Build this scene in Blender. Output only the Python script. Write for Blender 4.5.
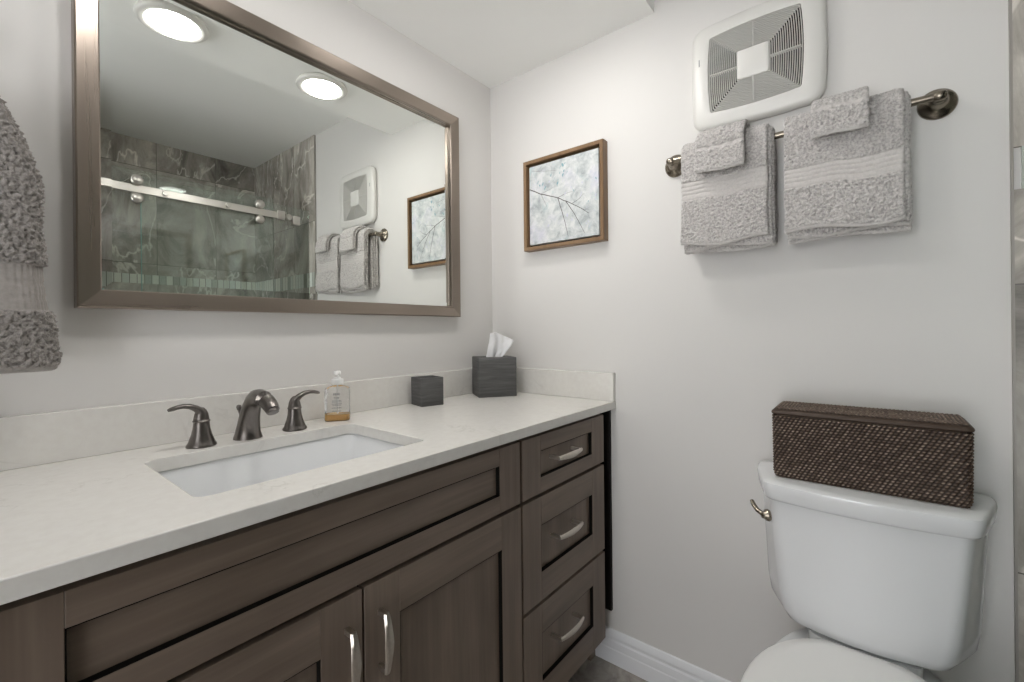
import bpy, bmesh, math, random
from math import sin, cos, pi, sqrt, radians, atan2
from mathutils import Vector, Matrix, noise

for o in list(bpy.data.objects):
    bpy.data.objects.remove(o, do_unlink=True)
S = bpy.context.scene
COL = S.collection
random.seed(7)

# ------------------------------------------------------------------ camera
FPX, YAW, ROLL = 446.7, 0.6777, -0.010
cam_d = bpy.data.cameras.new('camera')
cam = bpy.data.objects.new('camera', cam_d)
COL.objects.link(cam)
fwd = Vector((cos(YAW), sin(YAW), 0)); rgt = Vector((sin(YAW), -cos(YAW), 0)); upv = Vector((0, 0, 1))
r3 = rgt * cos(ROLL) + upv * sin(ROLL); u3 = upv * cos(ROLL) - rgt * sin(ROLL)
mw = Matrix.Identity(4)
for i in range(3):
    mw[i][0] = r3[i]; mw[i][1] = u3[i]; mw[i][2] = -fwd[i]
mw[0][3], mw[1][3], mw[2][3] = -1.414, -1.243, 1.1151
cam.matrix_world = mw
cam_d.sensor_fit = 'HORIZONTAL'; cam_d.sensor_width = 36.0
cam_d.lens = FPX / 1024 * 36.0
cam_d.shift_y = -(341 - 330.3) / 1024
cam_d.clip_start = 0.02
S.camera = cam

# ------------------------------------------------------------------ world, exposure
LAMP = 67.0
WORLD = 2.5
WORLD_LOW = 8.2
S.view_settings.view_transform = 'Standard'
S.view_settings.look = 'None'
S.view_settings.gamma = 1.0
S.view_settings.use_curve_mapping = False
S.view_settings.exposure = 0.0
W = bpy.data.worlds.new('world'); S.world = W
W.use_nodes = True
# added fill through the unseen doorway, stronger from below to brighten the ceilings
_nt = W.node_tree; _bg = _nt.nodes['Background']
_tc = _nt.nodes.new('ShaderNodeTexCoord'); _sp = _nt.nodes.new('ShaderNodeSeparateXYZ'); _mr = _nt.nodes.new('ShaderNodeMapRange')
_nt.links.new(_tc.outputs['Generated'], _sp.inputs[0]); _nt.links.new(_sp.outputs[2], _mr.inputs[0])
_mr.inputs['From Min'].default_value = -0.25; _mr.inputs['From Max'].default_value = 0.15
_mr.inputs['To Min'].default_value = WORLD_LOW; _mr.inputs['To Max'].default_value = WORLD
_nt.links.new(_mr.outputs[0], _bg.inputs[1])
_bg.inputs[0].default_value = (0.97, 0.98, 1.0, 1)
S.cycles.use_denoising = True
S.cycles.max_bounces = 12
S.cycles.diffuse_bounces = 6
S.cycles.glossy_bounces = 6
S.cycles.transparent_max_bounces = 16
S.cycles.blur_glossy = 0.3
S.cycles.sample_clamp_indirect = 6.0

# ------------------------------------------------------------------ materials
def mat(name, col, rough=0.5, metal=0.0, spec=0.5, **kw):
    m = bpy.data.materials.new(name); m.use_nodes = True
    b = m.node_tree.nodes['Principled BSDF']
    b.inputs['Base Color'].default_value = (*col, 1)
    b.inputs['Roughness'].default_value = rough
    b.inputs['Metallic'].default_value = metal
    b.inputs['Specular IOR Level'].default_value = spec
    for k, v in kw.items():
        b.inputs[k.replace('_', ' ')].default_value = v
    return m

def N(m, typ, **props):
    n = m.node_tree.nodes.new(typ)
    for k, v in props.items():
        setattr(n, k, v)
    return n

def L(m, a, b):
    m.node_tree.links.new(a, b)

def bsdf(m):
    return m.node_tree.nodes['Principled BSDF']

def coords(m, scale=(1, 1, 1), rot=(0, 0, 0)):
    t = N(m, 'ShaderNodeTexCoord'); mp = N(m, 'ShaderNodeMapping')
    mp.inputs['Scale'].default_value = scale; mp.inputs['Rotation'].default_value = rot
    L(m, t.outputs['Object'], mp.inputs[0])
    return mp.outputs[0]

def noise_tex(m, vec, scale, detail=4, rough=0.55, dist=0.0):
    n = N(m, 'ShaderNodeTexNoise')
    n.inputs['Scale'].default_value = scale; n.inputs['Detail'].default_value = detail
    n.inputs['Roughness'].default_value = rough; n.inputs['Distortion'].default_value = dist
    L(m, vec, n.inputs['Vector'])
    return n.outputs['Fac']

def ramp(m, fac, stops, interp='LINEAR'):
    r = N(m, 'ShaderNodeValToRGB'); r.color_ramp.interpolation = interp
    e = r.color_ramp.elements
    while len(e) < len(stops):
        e.new(0.5)
    for el, (p, c) in zip(e, stops):
        el.position = p; el.color = (*c, 1)
    L(m, fac, r.inputs[0])
    return r.outputs[0]

def mixc(m, fac, a, b, blend='MIX'):
    n = N(m, 'ShaderNodeMix', data_type='RGBA', blend_type=blend)
    for s, v in ((n.inputs[0], fac), (n.inputs[6], a), (n.inputs[7], b)):
        if isinstance(v, (int, float)):
            s.default_value = v
        elif isinstance(v, tuple):
            s.default_value = (*v, 1)
        else:
            L(m, v, s)
    return n.outputs[2]

def math_n(m, op, a, b=None, c=None):
    n = N(m, 'ShaderNodeMath', operation=op)
    for i, v in enumerate((a, b, c)):
        if v is None:
            continue
        if isinstance(v, (int, float)):
            n.inputs[i].default_value = v
        else:
            L(m, v, n.inputs[i])
    return n.outputs[0]

def bump(m, h, strength=0.3, dist=0.002):
    n = N(m, 'ShaderNodeBump'); n.inputs['Strength'].default_value = strength
    n.inputs['Distance'].default_value = dist
    L(m, h, n.inputs['Height']); L(m, n.outputs[0], bsdf(m).inputs['Normal'])

# painted walls
def paint(name, col, rough=0.55, spec=0.35):
    m = mat(name, col, rough, 0, spec)
    v = coords(m)
    f = noise_tex(m, v, 2.2, 3, 0.5)
    L(m, ramp(m, f, [(0.3, tuple(c * 0.975 for c in col)), (0.7, col)]), bsdf(m).inputs['Base Color'])
    bump(m, noise_tex(m, v, 260, 2), 0.06, 0.001)
    return m
M_WALL = paint('wall_paint', (0.70, 0.685, 0.665), 0.55, 0.25)
M_CEIL = paint('ceiling_paint', (0.92, 0.92, 0.90), 0.8, 0.2)
M_TRIM = mat('white_trim_paint', (0.80, 0.81, 0.83), 0.3, 0, 0.5)
M_WHITE = mat('white_plastic', (0.69, 0.68, 0.65), 0.35, 0, 0.5)
M_PORC = mat('white_porcelain', (0.80, 0.81, 0.82), 0.10, 0, 0.55)
M_SEAT = mat('white_seat_plastic', (0.84, 0.835, 0.825), 0.28, 0, 0.5)

# stained maple of the vanity
def wood(name, axis, ca, cb, rough=0.42):
    m = mat(name, cb, rough, 0, 0.4)
    sc = [9.0, 9.0, 9.0]; sc['xyz'.index(axis)] = 0.7
    v = coords(m, tuple(sc))
    warp = noise_tex(m, v, 1.4, 4, 0.55, 0.9)
    sc2 = [120.0, 120.0, 120.0]; sc2['xyz'.index(axis)] = 3.5
    v2 = coords(m, tuple(sc2))
    fine = noise_tex(m, v2, 1.0, 3, 0.6)
    blot = noise_tex(m, coords(m), 5.0, 3, 0.5)
    c1 = ramp(m, warp, [(0.28, ca), (0.62, cb)])
    c2 = mixc(m, math_n(m, 'MULTIPLY', fine, 0.75), c1, tuple(x * 0.55 for x in ca))
    c3 = mixc(m, math_n(m, 'MULTIPLY', blot, 0.45), c2, tuple(x * 1.25 for x in cb))
    L(m, c3, bsdf(m).inputs['Base Color'])
    bump(m, fine, 0.08, 0.0006)
    return m
WA, WB = (0.110, 0.079, 0.059), (0.245, 0.190, 0.150)
M_WOODV = wood('stained_wood_upright', 'z', WA, WB)
M_WOODH = wood('stained_wood_lengthwise', 'x', WA, WB)
M_GLAZE = mat('black_glaze', (0.006, 0.005, 0.004), 0.7, 0, 0.1)
M_CAB = mat('dark_cabinet_body', (0.008, 0.0065, 0.0055), 0.6, 0, 0.2)  # carcass near black, so the shade in the gaps sits in its colour

# quartz
def quartz():
    m = mat('cream_quartz', (0.74, 0.72, 0.68), 0.22, 0, 0.5)
    v = coords(m)
    n1 = noise_tex(m, v, 3.2, 7, 0.62, 1.5)
    vein = math_n(m, 'ABSOLUTE', math_n(m, 'SUBTRACT', n1, 0.5))
    vf = ramp(m, vein, [(0.0, (1, 1, 1)), (0.018, (0, 0, 0))])
    msk = ramp(m, noise_tex(m, v, 7.0, 3, 0.5), [(0.48, (0, 0, 0)), (0.66, (1, 1, 1))])
    fac = math_n(m, 'MULTIPLY', math_n(m, 'MULTIPLY', vf, msk), 0.30)
    sp = ramp(m, noise_tex(m, v, 60, 3, 0.6), [(0.35, (0.72, 0.70, 0.665)), (0.65, (0.75, 0.735, 0.70))])
    L(m, mixc(m, fac, sp, (0.42, 0.40, 0.36)), bsdf(m).inputs['Base Color'])
    return m
M_QUARTZ = quartz()

def brushed(name, col, rough, axis_scale=(4, 4, 300), strength=0.05, var=0.14):
    m = mat(name, col, rough, 1.0, 0.5)
    n = noise_tex(m, coords(m, axis_scale), 1.0, 3, 0.6)
    r = N(m, 'ShaderNodeMapRange'); r.inputs['To Min'].default_value = rough * (1 - var * 1.6); r.inputs['To Max'].default_value = rough * (1 + var * 1.9)
    L(m, n, r.inputs[0]); L(m, r.outputs[0], bsdf(m).inputs['Roughness'])
    L(m, ramp(m, n, [(0.3, tuple(c * (1 - var) for c in col)), (0.7, col)]), bsdf(m).inputs['Base Color'])
    if strength > 0: bump(m, n, strength, 0.0004)
    return m
M_FRAME = brushed('brushed_pewter_frame', (0.33, 0.28, 0.24), 0.28, (1.5, 60, 60), 0.0, 0.06)
M_FRAMEV = brushed('brushed_pewter_frame_upright', (0.33, 0.28, 0.24), 0.28, (60, 60, 1.5), 0.0, 0.06)
M_NICKEL = brushed('brushed_nickel', (0.66, 0.61, 0.55), 0.36, (200, 200, 200))
M_FAUCET = brushed('dark_brushed_faucet_metal', (0.20, 0.183, 0.17), 0.30, (260, 260, 6))
M_BRONZE = brushed('antique_bar_metal', (0.30, 0.265, 0.215), 0.24, (40, 40, 40))
M_STEEL = mat('satin_steel', (0.58, 0.555, 0.52), 0.28, 1.0)
M_MIRROR = mat('mirror_silver', (0.88, 0.90, 0.87), 0.0, 1.0)
M_BLACK = mat('black_liner', (0.008, 0.007, 0.006), 0.6, 0, 0.2)
M_DARK = mat('dark_shade_backing', (0.012, 0.012, 0.011), 0.8, 0, 0.1)  # dark colour stands in for the shaded hollow behind the fan grille

def emit(name, col, s):
    m = bpy.data.materials.new(name); m.use_nodes = True
    nt = m.node_tree; nt.nodes.clear()
    e = nt.nodes.new('ShaderNodeEmission'); o = nt.nodes.new('ShaderNodeOutputMaterial')
    e.inputs[0].default_value = (*col, 1); e.inputs[1].default_value = s
    nt.links.new(e.outputs[0], o.inputs[0])
    return m
M_LED = emit('led_diffuser', (1.0, 0.975, 0.945), LAMP)

# terry cloth
def terry(name, col):
    m = mat(name, col, 0.95, 0, 0.1)
    b = bsdf(m)
    b.inputs['Sheen Weight'].default_value = 0.35; b.inputs['Sheen Roughness'].default_value = 0.5
    v = coords(m)
    n = noise_tex(m, v, 190, 2, 0.6)
    at = N(m, 'ShaderNodeAttribute', attribute_name='pile')
    loop_shade = ramp(m, n, [(0.34, tuple(c * 0.66 for c in col)), (0.60, tuple(c * 1.08 for c in col))])  # light and dark speckle puts the shading among the loops into the colour
    L(m, mixc(m, math_n(m, 'MAXIMUM', at.outputs['Fac'], 0.25), col, loop_shade), b.inputs['Base Color'])
    bump(m, math_n(m, 'MULTIPLY', noise_tex(m, v, 420, 2, 0.6), math_n(m, 'ADD', at.outputs['Fac'], 0.12)), 0.9, 0.0022)
    return m
M_TERRY = terry('grey_terry', (0.60, 0.572, 0.552))
M_TERRY_SHADED = terry('grey_terry_shaded', (0.29, 0.268, 0.25))  # terry darkened in colour for the dim left side

# shower stone tile
def stone(name, joints):
    """joints: (axis index for columns, column pitch, offset, row pitch, row offset)"""
    m = mat(name, (0.2, 0.18, 0.16), 0.22, 0, 0.5)
    t = N(m, 'ShaderNodeTexCoord'); P = t.outputs['Object']
    sep = N(m, 'ShaderNodeSeparateXYZ'); L(m, P, sep.inputs[0])
    ax, pitch, off, rp, ro = joints
    u = math_n(m, 'DIVIDE', math_n(m, 'ADD', sep.outputs[ax], off), pitch)
    w = math_n(m, 'DIVIDE', math_n(m, 'ADD', sep.outputs[2], ro), rp)
    cu = math_n(m, 'FLOOR', u); cw = math_n(m, 'FLOOR', w)
    comb = N(m, 'ShaderNodeCombineXYZ'); L(m, cu, comb.inputs[0]); L(m, cw, comb.inputs[1])
    wn = N(m, 'ShaderNodeTexWhiteNoise'); L(m, comb.outputs[0], wn.inputs['Vector'])
    sc = N(m, 'ShaderNodeVectorMath', operation='SCALE'); L(m, wn.outputs['Color'], sc.inputs[0]); sc.inputs['Scale'].default_value = 9.0
    ad = N(m, 'ShaderNodeVectorMath', operation='ADD'); L(m, P, ad.inputs[0]); L(m, sc.outputs[0], ad.inputs[1])
    V = ad.outputs[0]
    st = N(m, 'ShaderNodeMapping'); st.inputs['Scale'].default_value = (1.0, 1.0, 0.55); st.inputs['Rotation'].default_value = (0.35, 0.3, 0.2)
    L(m, V, st.inputs[0]); V = st.outputs[0]
    base = ramp(m, noise_tex(m, V, 5.5, 8, 0.66, 0.9), [(0.32, (0.15, 0.136, 0.122)), (0.49, (0.44, 0.408, 0.365)), (0.66, (0.70, 0.66, 0.60))])
    fine = noise_tex(m, V, 40, 4, 0.7)
    base = mixc(m, math_n(m, 'MULTIPLY', fine, 0.45), base, (0.15, 0.138, 0.125))
    n2 = noise_tex(m, V, 2.6, 6, 0.52, 0.7)
    vein = ramp(m, math_n(m, 'ABSOLUTE', math_n(m, 'SUBTRACT', n2, 0.52)), [(0.0, (1, 1, 1)), (0.011, (0, 0, 0))])
    base = mixc(m, math_n(m, 'MULTIPLY', vein, 0.85), base, (0.80, 0.76, 0.70))
    tone = N(m, 'ShaderNodeMapRange'); L(m, wn.outputs['Value'], tone.inputs[0]); tone.inputs['To Min'].default_value = 0.75; tone.inputs['To Max'].default_value = 1.25
    hs = N(m, 'ShaderNodeHueSaturation'); L(m, base, hs.inputs['Color']); L(m, tone.outputs[0], hs.inputs['Value'])
    fu = math_n(m, 'FRACT', u); fw = math_n(m, 'FRACT', w)
    ju = math_n(m, 'LESS_THAN', math_n(m, 'MULTIPLY', fu, pitch), 0.003)
    jw = math_n(m, 'LESS_THAN', math_n(m, 'MULTIPLY', fw, rp), 0.003)
    j = math_n(m, 'MAXIMUM', ju, jw)
    L(m, mixc(m, j, hs.outputs[0], (0.16, 0.15, 0.135)), bsdf(m).inputs['Base Color'])
    return m
M_STONEX = stone('dark_marble_tile_back', (0, 0.333, 3.265, 0.61, 0.27))
M_STONEY = stone('dark_marble_tile_side', (1, 0.305, 4.19, 0.61, 0.02))

def mosaic(name, ax):
    m = mat(name, (0.5, 0.5, 0.45), 0.12, 0, 0.6)
    t = N(m, 'ShaderNodeTexCoord'); sep = N(m, 'ShaderNodeSeparateXYZ'); L(m, t.outputs['Object'], sep.inputs[0])
    u = math_n(m, 'MULTIPLY', sep.outputs[ax], 27.0)
    wn = N(m, 'ShaderNodeTexWhiteNoise', noise_dimensions='1D'); L(m, math_n(m, 'FLOOR', u), wn.inputs['W'])
    c = ramp(m, wn.outputs['Value'], [(0.0, (0.78, 0.79, 0.72)), (0.34, (0.34, 0.35, 0.31)), (0.45, (0.70, 0.74, 0.69)), (0.76, (0.48, 0.51, 0.46)), (0.92, (0.08, 0.08, 0.07))], 'CONSTANT')
    j = math_n(m, 'LESS_THAN', math_n(m, 'FRACT', u), 0.08)
    L(m, mixc(m, j, c, (0.12, 0.115, 0.10)), bsdf(m).inputs['Base Color'])
    return m
M_MOSX = mosaic('glass_mosaic_back', 0)
M_MOSY = mosaic('glass_mosaic_side', 1)

def floor_mat():
    m = mat('stone_floor_tile', (0.2, 0.18, 0.16), 0.4, 0, 0.4)
    v = coords(m)
    c = ramp(m, noise_tex(m, v, 9, 8, 0.65, 0.8), [(0.30, (0.16, 0.145, 0.13)), (0.52, (0.36, 0.33, 0.30)), (0.75, (0.60, 0.57, 0.53))])
    L(m, c, bsdf(m).inputs['Base Color'])
    return m
M_FLOOR = floor_mat()

def glass_thin(name, tint, refl=True):
    m = bpy.data.materials.new(name); m.use_nodes = True
    nt = m.node_tree; nt.nodes.clear()
    o = nt.nodes.new('ShaderNodeOutputMaterial'); mx = nt.nodes.new('ShaderNodeMixShader')
    tr = nt.nodes.new('ShaderNodeBsdfTransparent'); gl = nt.nodes.new('ShaderNodeBsdfGlossy'); fr = nt.nodes.new('ShaderNodeFresnel')
    tr.inputs[0].default_value = (*tint, 1); gl.inputs['Roughness'].default_value = 0.0
    gl.inputs[0].default_value = (0.95, 1.0, 0.97, 1) if refl else (1, 1, 1, 1)
    fr.inputs[0].default_value = 1.5
    mr = nt.nodes.new('ShaderNodeMapRange'); mr.inputs['To Min'].default_value = 0.0; mr.inputs['To Max'].default_value = 1.0
    nt.links.new(fr.outputs[0], mr.inputs[0]); nt.links.new(mr.outputs[0], mx.inputs[0])
    nt.links.new(tr.outputs[0], mx.inputs[1]); nt.links.new(gl.outputs[0], mx.inputs[2]); nt.links.new(mx.outputs[0], o.inputs[0])
    return m
M_GLASS = glass_thin('shower_glass', (0.968, 0.990, 0.979))
M_GEDGE = mat('glass_edge_green', (0.30, 0.50, 0.46), 0.15, 0, 0.6)
M_CLEAR = glass_thin('clear_bottle_plastic', (0.95, 0.95, 0.95), False)

def wicker():
    m = mat('woven_rattan', (0.15, 0.1, 0.07), 0.5, 0, 0.4)
    v = coords(m)
    at = N(m, 'ShaderNodeAttribute', attribute_name='bead_shade')
    c = ramp(m, at.outputs['Fac'], [(0.12, (0.022, 0.013, 0.009)), (0.5, (0.12, 0.080, 0.056)), (0.95, (0.46, 0.37, 0.295))])  # dark gaps, pale bead tops: shade and highlight put into the colour
    n = noise_tex(m, v, 90, 3, 0.6)
    L(m, mixc(m, math_n(m, 'MULTIPLY', n, 0.25), c, (0.09, 0.055, 0.038)), bsdf(m).inputs['Base Color'])
    return m
M_WICKER = wicker()

def grey_wood(name):
    m = mat(name, (0.07, 0.07, 0.07), 0.65, 0, 0.25)
    n = noise_tex(m, coords(m, (6, 6, 110)), 1.0, 5, 0.65, 0.6)
    L(m, ramp(m, n, [(0.25, (0.060, 0.059, 0.058)), (0.55, (0.105, 0.104, 0.103)), (0.8, (0.19, 0.188, 0.185))]), bsdf(m).inputs['Base Color'])
    bump(m, n, 0.3, 0.001)
    return m
M_EDGE = mat('tile_edge_trim', (0.32, 0.30, 0.27), 0.4)
M_GREYW = grey_wood('grey_washed_wood')
M_TISSUE = mat('white_tissue', (0.86, 0.86, 0.87), 0.9, 0, 0.1)
M_SOAP = mat('amber_soap', (0.80, 0.50, 0.16), 0.15, 0, 0.5, Subsurface_Weight=0.0)
M_PUMP = mat('white_pump_plastic', (0.86, 0.86, 0.85), 0.3, 0, 0.5)
M_LABEL = mat('grey_label_print', (0.30, 0.30, 0.30), 0.6)
M_PICW = wood('walnut_picture_frame', 'z', (0.14, 0.078, 0.036), (0.29, 0.18, 0.095), 0.4)

def canvas_mat():
    m = mat('painted_canvas', (0.7, 0.72, 0.72), 0.75, 0, 0.2)
    v = coords(m)
    a = noise_tex(m, v, 26, 6, 0.68, 0.4)
    c = ramp(m, a, [(0.26, (0.28, 0.31, 0.33)), (0.45, (0.53, 0.56, 0.56)), (0.62, (0.70, 0.71, 0.70))])
    b = ramp(m, noise_tex(m, v, 9, 4, 0.6), [(0.50, (0, 0, 0)), (0.72, (1, 1, 1))])
    c = mixc(m, math_n(m, 'MULTIPLY', b, 0.55), c, (0.60, 0.58, 0.72))
    d = ramp(m, noise_tex(m, coords(m, (1, 1.3, 1), (1.1, 0, 0)), 13, 5, 0.7), [(0.56, (0, 0, 0)), (0.74, (1, 1, 1))])
    c = mixc(m, math_n(m, 'MULTIPLY', d, 0.6), c, (0.30, 0.47, 0.49))
    L(m, c, bsdf(m).inputs['Base Color'])
    bump(m, a, 0.4, 0.0015)
    return m
M_CANVAS = canvas_mat()
M_BRANCH = mat('dark_branch_paint', (0.10, 0.09, 0.09), 0.7)
M_TEAL = mat('teal_leaf_paint', (0.22, 0.38, 0.42), 0.7)
M_LILAC = mat('pale_lilac_paint', (0.56, 0.56, 0.68), 0.7)

# ------------------------------------------------------------------ mesh helpers
class MB:
    def __init__(s):
        s.v = []; s.f = []; s.m = []; s.a = []
    def add(s, vs, fs, mi=0, at=None):
        k = len(s.v)
        s.v += [tuple(p) for p in vs]
        s.a += (list(at) if at is not None else [1.0] * len(vs))
        s.f += [tuple(i + k for i in f) for f in fs]
        s.m += [mi] * len(fs)
        return s
    def box(s, a, b, mi=0):
        x0, y0, z0 = (min(a[i], b[i]) for i in range(3)); x1, y1, z1 = (max(a[i], b[i]) for i in range(3))
        vs = [(x0, y0, z0), (x1, y0, z0), (x1, y1, z0), (x0, y1, z0), (x0, y0, z1), (x1, y0, z1), (x1, y1, z1), (x0, y1, z1)]
        return s.add(vs, [(0, 3, 2, 1), (4, 5, 6, 7), (0, 1, 5, 4), (1, 2, 6, 5), (2, 3, 7, 6), (3, 0, 4, 7)], mi)
    def loft(s, loops, cap0=True, cap1=True, mi=0, closed=True, at=None):
        n = len(loops[0]); vs = [p for l in loops for p in l]; fs = []
        for i in range(len(loops) - 1):
            for j in range(n if closed else n - 1):
                a, b = i * n + j, i * n + (j + 1) % n
                fs.append((a, b, b + n, a + n))
        if cap0: fs.append(tuple(range(n))[::-1])
        if cap1: fs.append(tuple(range((len(loops) - 1) * n, len(loops) * n)))
        return s.add(vs, fs, mi, at)
    def lathe(s, prof, o, axis='z', seg=32, mi=0):
        """prof: (radius, height) pairs"""
        loops = []
        for r, h in prof:
            lp = []
            for k in range(seg):
                t = 2 * pi * k / seg; c, d = r * cos(t), r * sin(t)
                if axis == 'z': p = (o[0] + c, o[1] + d, o[2] + h)
                elif axis == 'x': p = (o[0] + h, o[1] + c, o[2] + d)
                else: p = (o[0] + d, o[1] + h, o[2] + c)
                lp.append(p)
            loops.append(lp)
        return s.loft(loops, True, True, mi)
    def tube(s, pts, rad, seg=16, mi=0, flat=1.0, up=(0, 0, 1)):
        """rad: number or list (or (a,b) pairs: half width across, half height)"""
        P = [Vector(p) for p in pts]; n = len(P); loops = []
        for i in range(n):
            d = (P[min(i + 1, n - 1)] - P[max(i - 1, 0)]).normalized()
            u = Vector(up); side = d.cross(u)
            if side.length < 1e-4: side = d.cross(Vector((0, 1, 0)))
            side.normalize(); nn = side.cross(d).normalized()
            r = rad[i] if isinstance(rad, (list, tuple)) else rad
            ra, rb = r if isinstance(r, tuple) else (r, r * flat)
            loops.append([P[i] + side * (ra * cos(2 * pi * k / seg)) + nn * (rb * sin(2 * pi * k / seg)) for k in range(seg)])
        return s.loft(loops, True, True, mi)
    def build(s, name, mats, parent=None, smooth=True, angle=35, bevel=0.0, seg=2, attr=None, local=False):
        me = bpy.data.meshes.new(name)
        off = Vector(parent.location) if (parent is not None and not local) else Vector((0, 0, 0))
        if parent is not None and not local and parent.parent is not None: off = off + parent.parent.location
        me.from_pydata([Vector(p) - off for p in s.v], [], s.f)
        if not isinstance(mats, (list, tuple)): mats = [mats]
        for m in mats: me.materials.append(m)
        me.polygons.foreach_set('material_index', s.m)
        if attr:
            A = me.attributes.new(attr, 'FLOAT', 'POINT'); A.data.foreach_set('value', s.a)
        bm = bmesh.new(); bm.from_mesh(me)
        bmesh.ops.recalc_face_normals(bm, faces=bm.faces); bm.to_mesh(me); bm.free()
        if smooth:
            me.polygons.foreach_set('use_smooth', [True] * len(me.polygons))
            if angle < 180: me.set_sharp_from_angle(angle=radians(angle))
        me.update()
        o = bpy.data.objects.new(name, me); COL.objects.link(o)
        if parent is not None: o.parent = parent
        if bevel > 0:
            b = o.modifiers.new('bevel', 'BEVEL'); b.width = bevel; b.segments = seg; b.limit_method = 'ANGLE'; b.angle_limit = radians(40)
        return o

def tag(o, label, cat, group=None):
    o['label'] = label; o['category'] = cat
    if group: o['group'] = group
    return o
def thing(name, label, cat, loc, group=None, rz=0.0):
    o = bpy.data.objects.new(name, None); COL.objects.link(o)
    o.empty_display_size = 0.05
    o.location = loc; o.rotation_euler = (0, 0, rz)
    return tag(o, label, cat, group)
def struct(name, mb, mats, **kw):
    o = mb.build(name, mats, **kw); o['kind'] = 'structure'
    return o
def rrect(cx, cy, hx, hy, r, n=6):
    pts = []
    for sx, sy, a0 in ((1, 1, 0), (-1, 1, pi / 2), (-1, -1, pi), (1, -1, 3 * pi / 2)):
        for k in range(n + 1):
            a = a0 + (pi / 2) * k / n
            pts.append((cx + sx * (hx - r) + r * cos(a), cy + sy * (hy - r) + r * sin(a)))
    return pts
def fbm(p, s, o=(0, 0, 0)):
    return noise.noise(Vector((p[0] * s + o[0], p[1] * s + o[1], p[2] * s + o[2])))

# ------------------------------------------------------------------ setting
FL, ZS, ZC, YB, YT, XN = -0.03, 2.133, 2.347, -2.37, -1.48, -2.35
struct('floor', MB().box((XN - 1.2, YB - 0.1, FL - 0.06), (0.1, 0.1, FL)), M_FLOOR, smooth=False)
struct('wall_left', MB().box((XN - 0.1, 0, FL), (0.1, 0.1, 2.5)), M_WALL, smooth=False)
struct('wall_right', MB().box((0, 0, FL), (0.1, YB - 0.1, 2.5)), M_WALL, smooth=False)
struct('wall_back', MB().box((XN - 0.1, YB - 0.012, FL), (0, YB - 0.1, 2.5)), M_WALL, smooth=False)
wn = MB()
wn.box((XN, 0, FL), (XN - 0.1, -0.60, 2.5)); wn.box((XN, -1.36, FL), (XN - 0.1, YB, 2.5)); wn.box((XN, -0.60, 2.06), (XN - 0.1, -1.36, 2.5))  # opening out of view, sized and placed to let the fill light in
struct('wall_near', wn, M_WALL, smooth=False)
struct('ceiling', MB().box((XN - 0.1, 0.1, ZC), (0.1, YB - 0.1, ZC + 0.1)), M_CEIL, smooth=False)
struct('ceiling_soffit', MB().box((XN, 0, ZS), (0, -0.706, ZC)), M_CEIL, smooth=False)
# shower
mz0, mz1 = 1.402, 1.492
tb = MB(); tb.box((-1.62, YB, FL), (0, YB - 0.012, mz0)); tb.box((-1.62, YB, mz1), (0, YB - 0.012, ZC))
struct('wall_shower_back', tb, M_STONEX, smooth=False)
ts = MB(); ts.box((0, YT, FL), (-0.010, YB, mz0)); ts.box((0, YT, mz1), (-0.010, YB, ZC))
struct('wall_shower_side', ts, M_STONEY, smooth=False)
struct('trim_mosaic_back', MB().box((-1.62, YB, mz0), (-0.008, YB - 0.012, mz1)), M_MOSX, smooth=False)
struct('trim_mosaic_side', MB().box((0, YT - 0.012, mz0), (-0.0095, YB, mz1)), M_MOSY, smooth=False)
struct('trim_tile_edge', MB().box((0, YT + 0.004, FL), (-0.0108, YT, ZC)), M_EDGE, smooth=False)
struct('wall_shower_end', MB().box((-1.62, YT, FL), (-1.72, YB, ZC)), M_STONEY, smooth=False)
struct('trim_shower_curb', MB().box((-0.010, -1.47, FL), (-1.62, -1.60, 0.09)), M_STONEX, smooth=False, bevel=0.004)
# baseboard on the toilet wall, stepped profile
bb = MB()
prof = [(0, FL), (-0.014, FL), (-0.014, 0.018), (-0.012, 0.022), (-0.0125, 0.026), (-0.0115, 0.044), (-0.008, 0.049), (-0.008, 0.055), (-0.010, 0.058), (-0.0095, 0.070), (-0.005, 0.079), (-0.002, 0.081), (0, 0.081)]
bb.loft([[(x, y, z) for x, z in prof] for y in (-0.47, YT)])
struct('baseboard_right', bb, M_TRIM, angle=25)
bl = MB()
bl.loft([[(XN - x, y, z) for x, z in prof] for y in (-0.60, -0.01)])
struct('baseboard_near', bl, M_TRIM, angle=25)

# ------------------------------------------------------------------ vanity cabinet
van = thing('vanity_cabinet', 'dark brown stained wooden vanity cabinet with shaker doors and drawers under pale countertop', 'cabinet', (-0.97, -0.27, FL))
YF = -0.540
X0, X1 = -1.88, -0.050
cb = MB()
for xx in (X0, -1.434, -0.516, X1 - 0.018):
    cb.box((xx, -0.005, 0.075), (xx + 0.018, -0.519, 0.8395))
cb.box((X0, -0.005, 0.075), (X1, -0.519, 0.093)); cb.box((X0, -0.005, 0.075), (X1, -0.012, 0.8395))
cb.box((X0, -0.500, 0.80), (X1, -0.519, 0.824))
for z0, z1 in ((0.655, 0.680), (0.093, 0.11)):
    cb.box((X0, -0.500, z0), (X1, -0.519, z1))
for z0, z1 in ((0.364, 0.388),):
    cb.box((X0, -0.500, z0), (-1.42, -0.519, z1)); cb.box((-0.515, -0.500, z0), (X1, -0.519, z1))
cb.box((-0.982, -0.500, 0.10), (-0.952, -0.519, 0.67))
cb.build('body', M_CAB, van, smooth=False)
MB().box((X0 + 0.02, -0.005, FL), (X1 - 0.02, -0.455, 0.075)).build('toe_kick', M_WOODH, van, smooth=False)
MB().box((-0.012, -0.49, 0.148), (-0.0005, -0.540, 0.838)).build('filler_strip', M_CAB, van, smooth=False)
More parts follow.
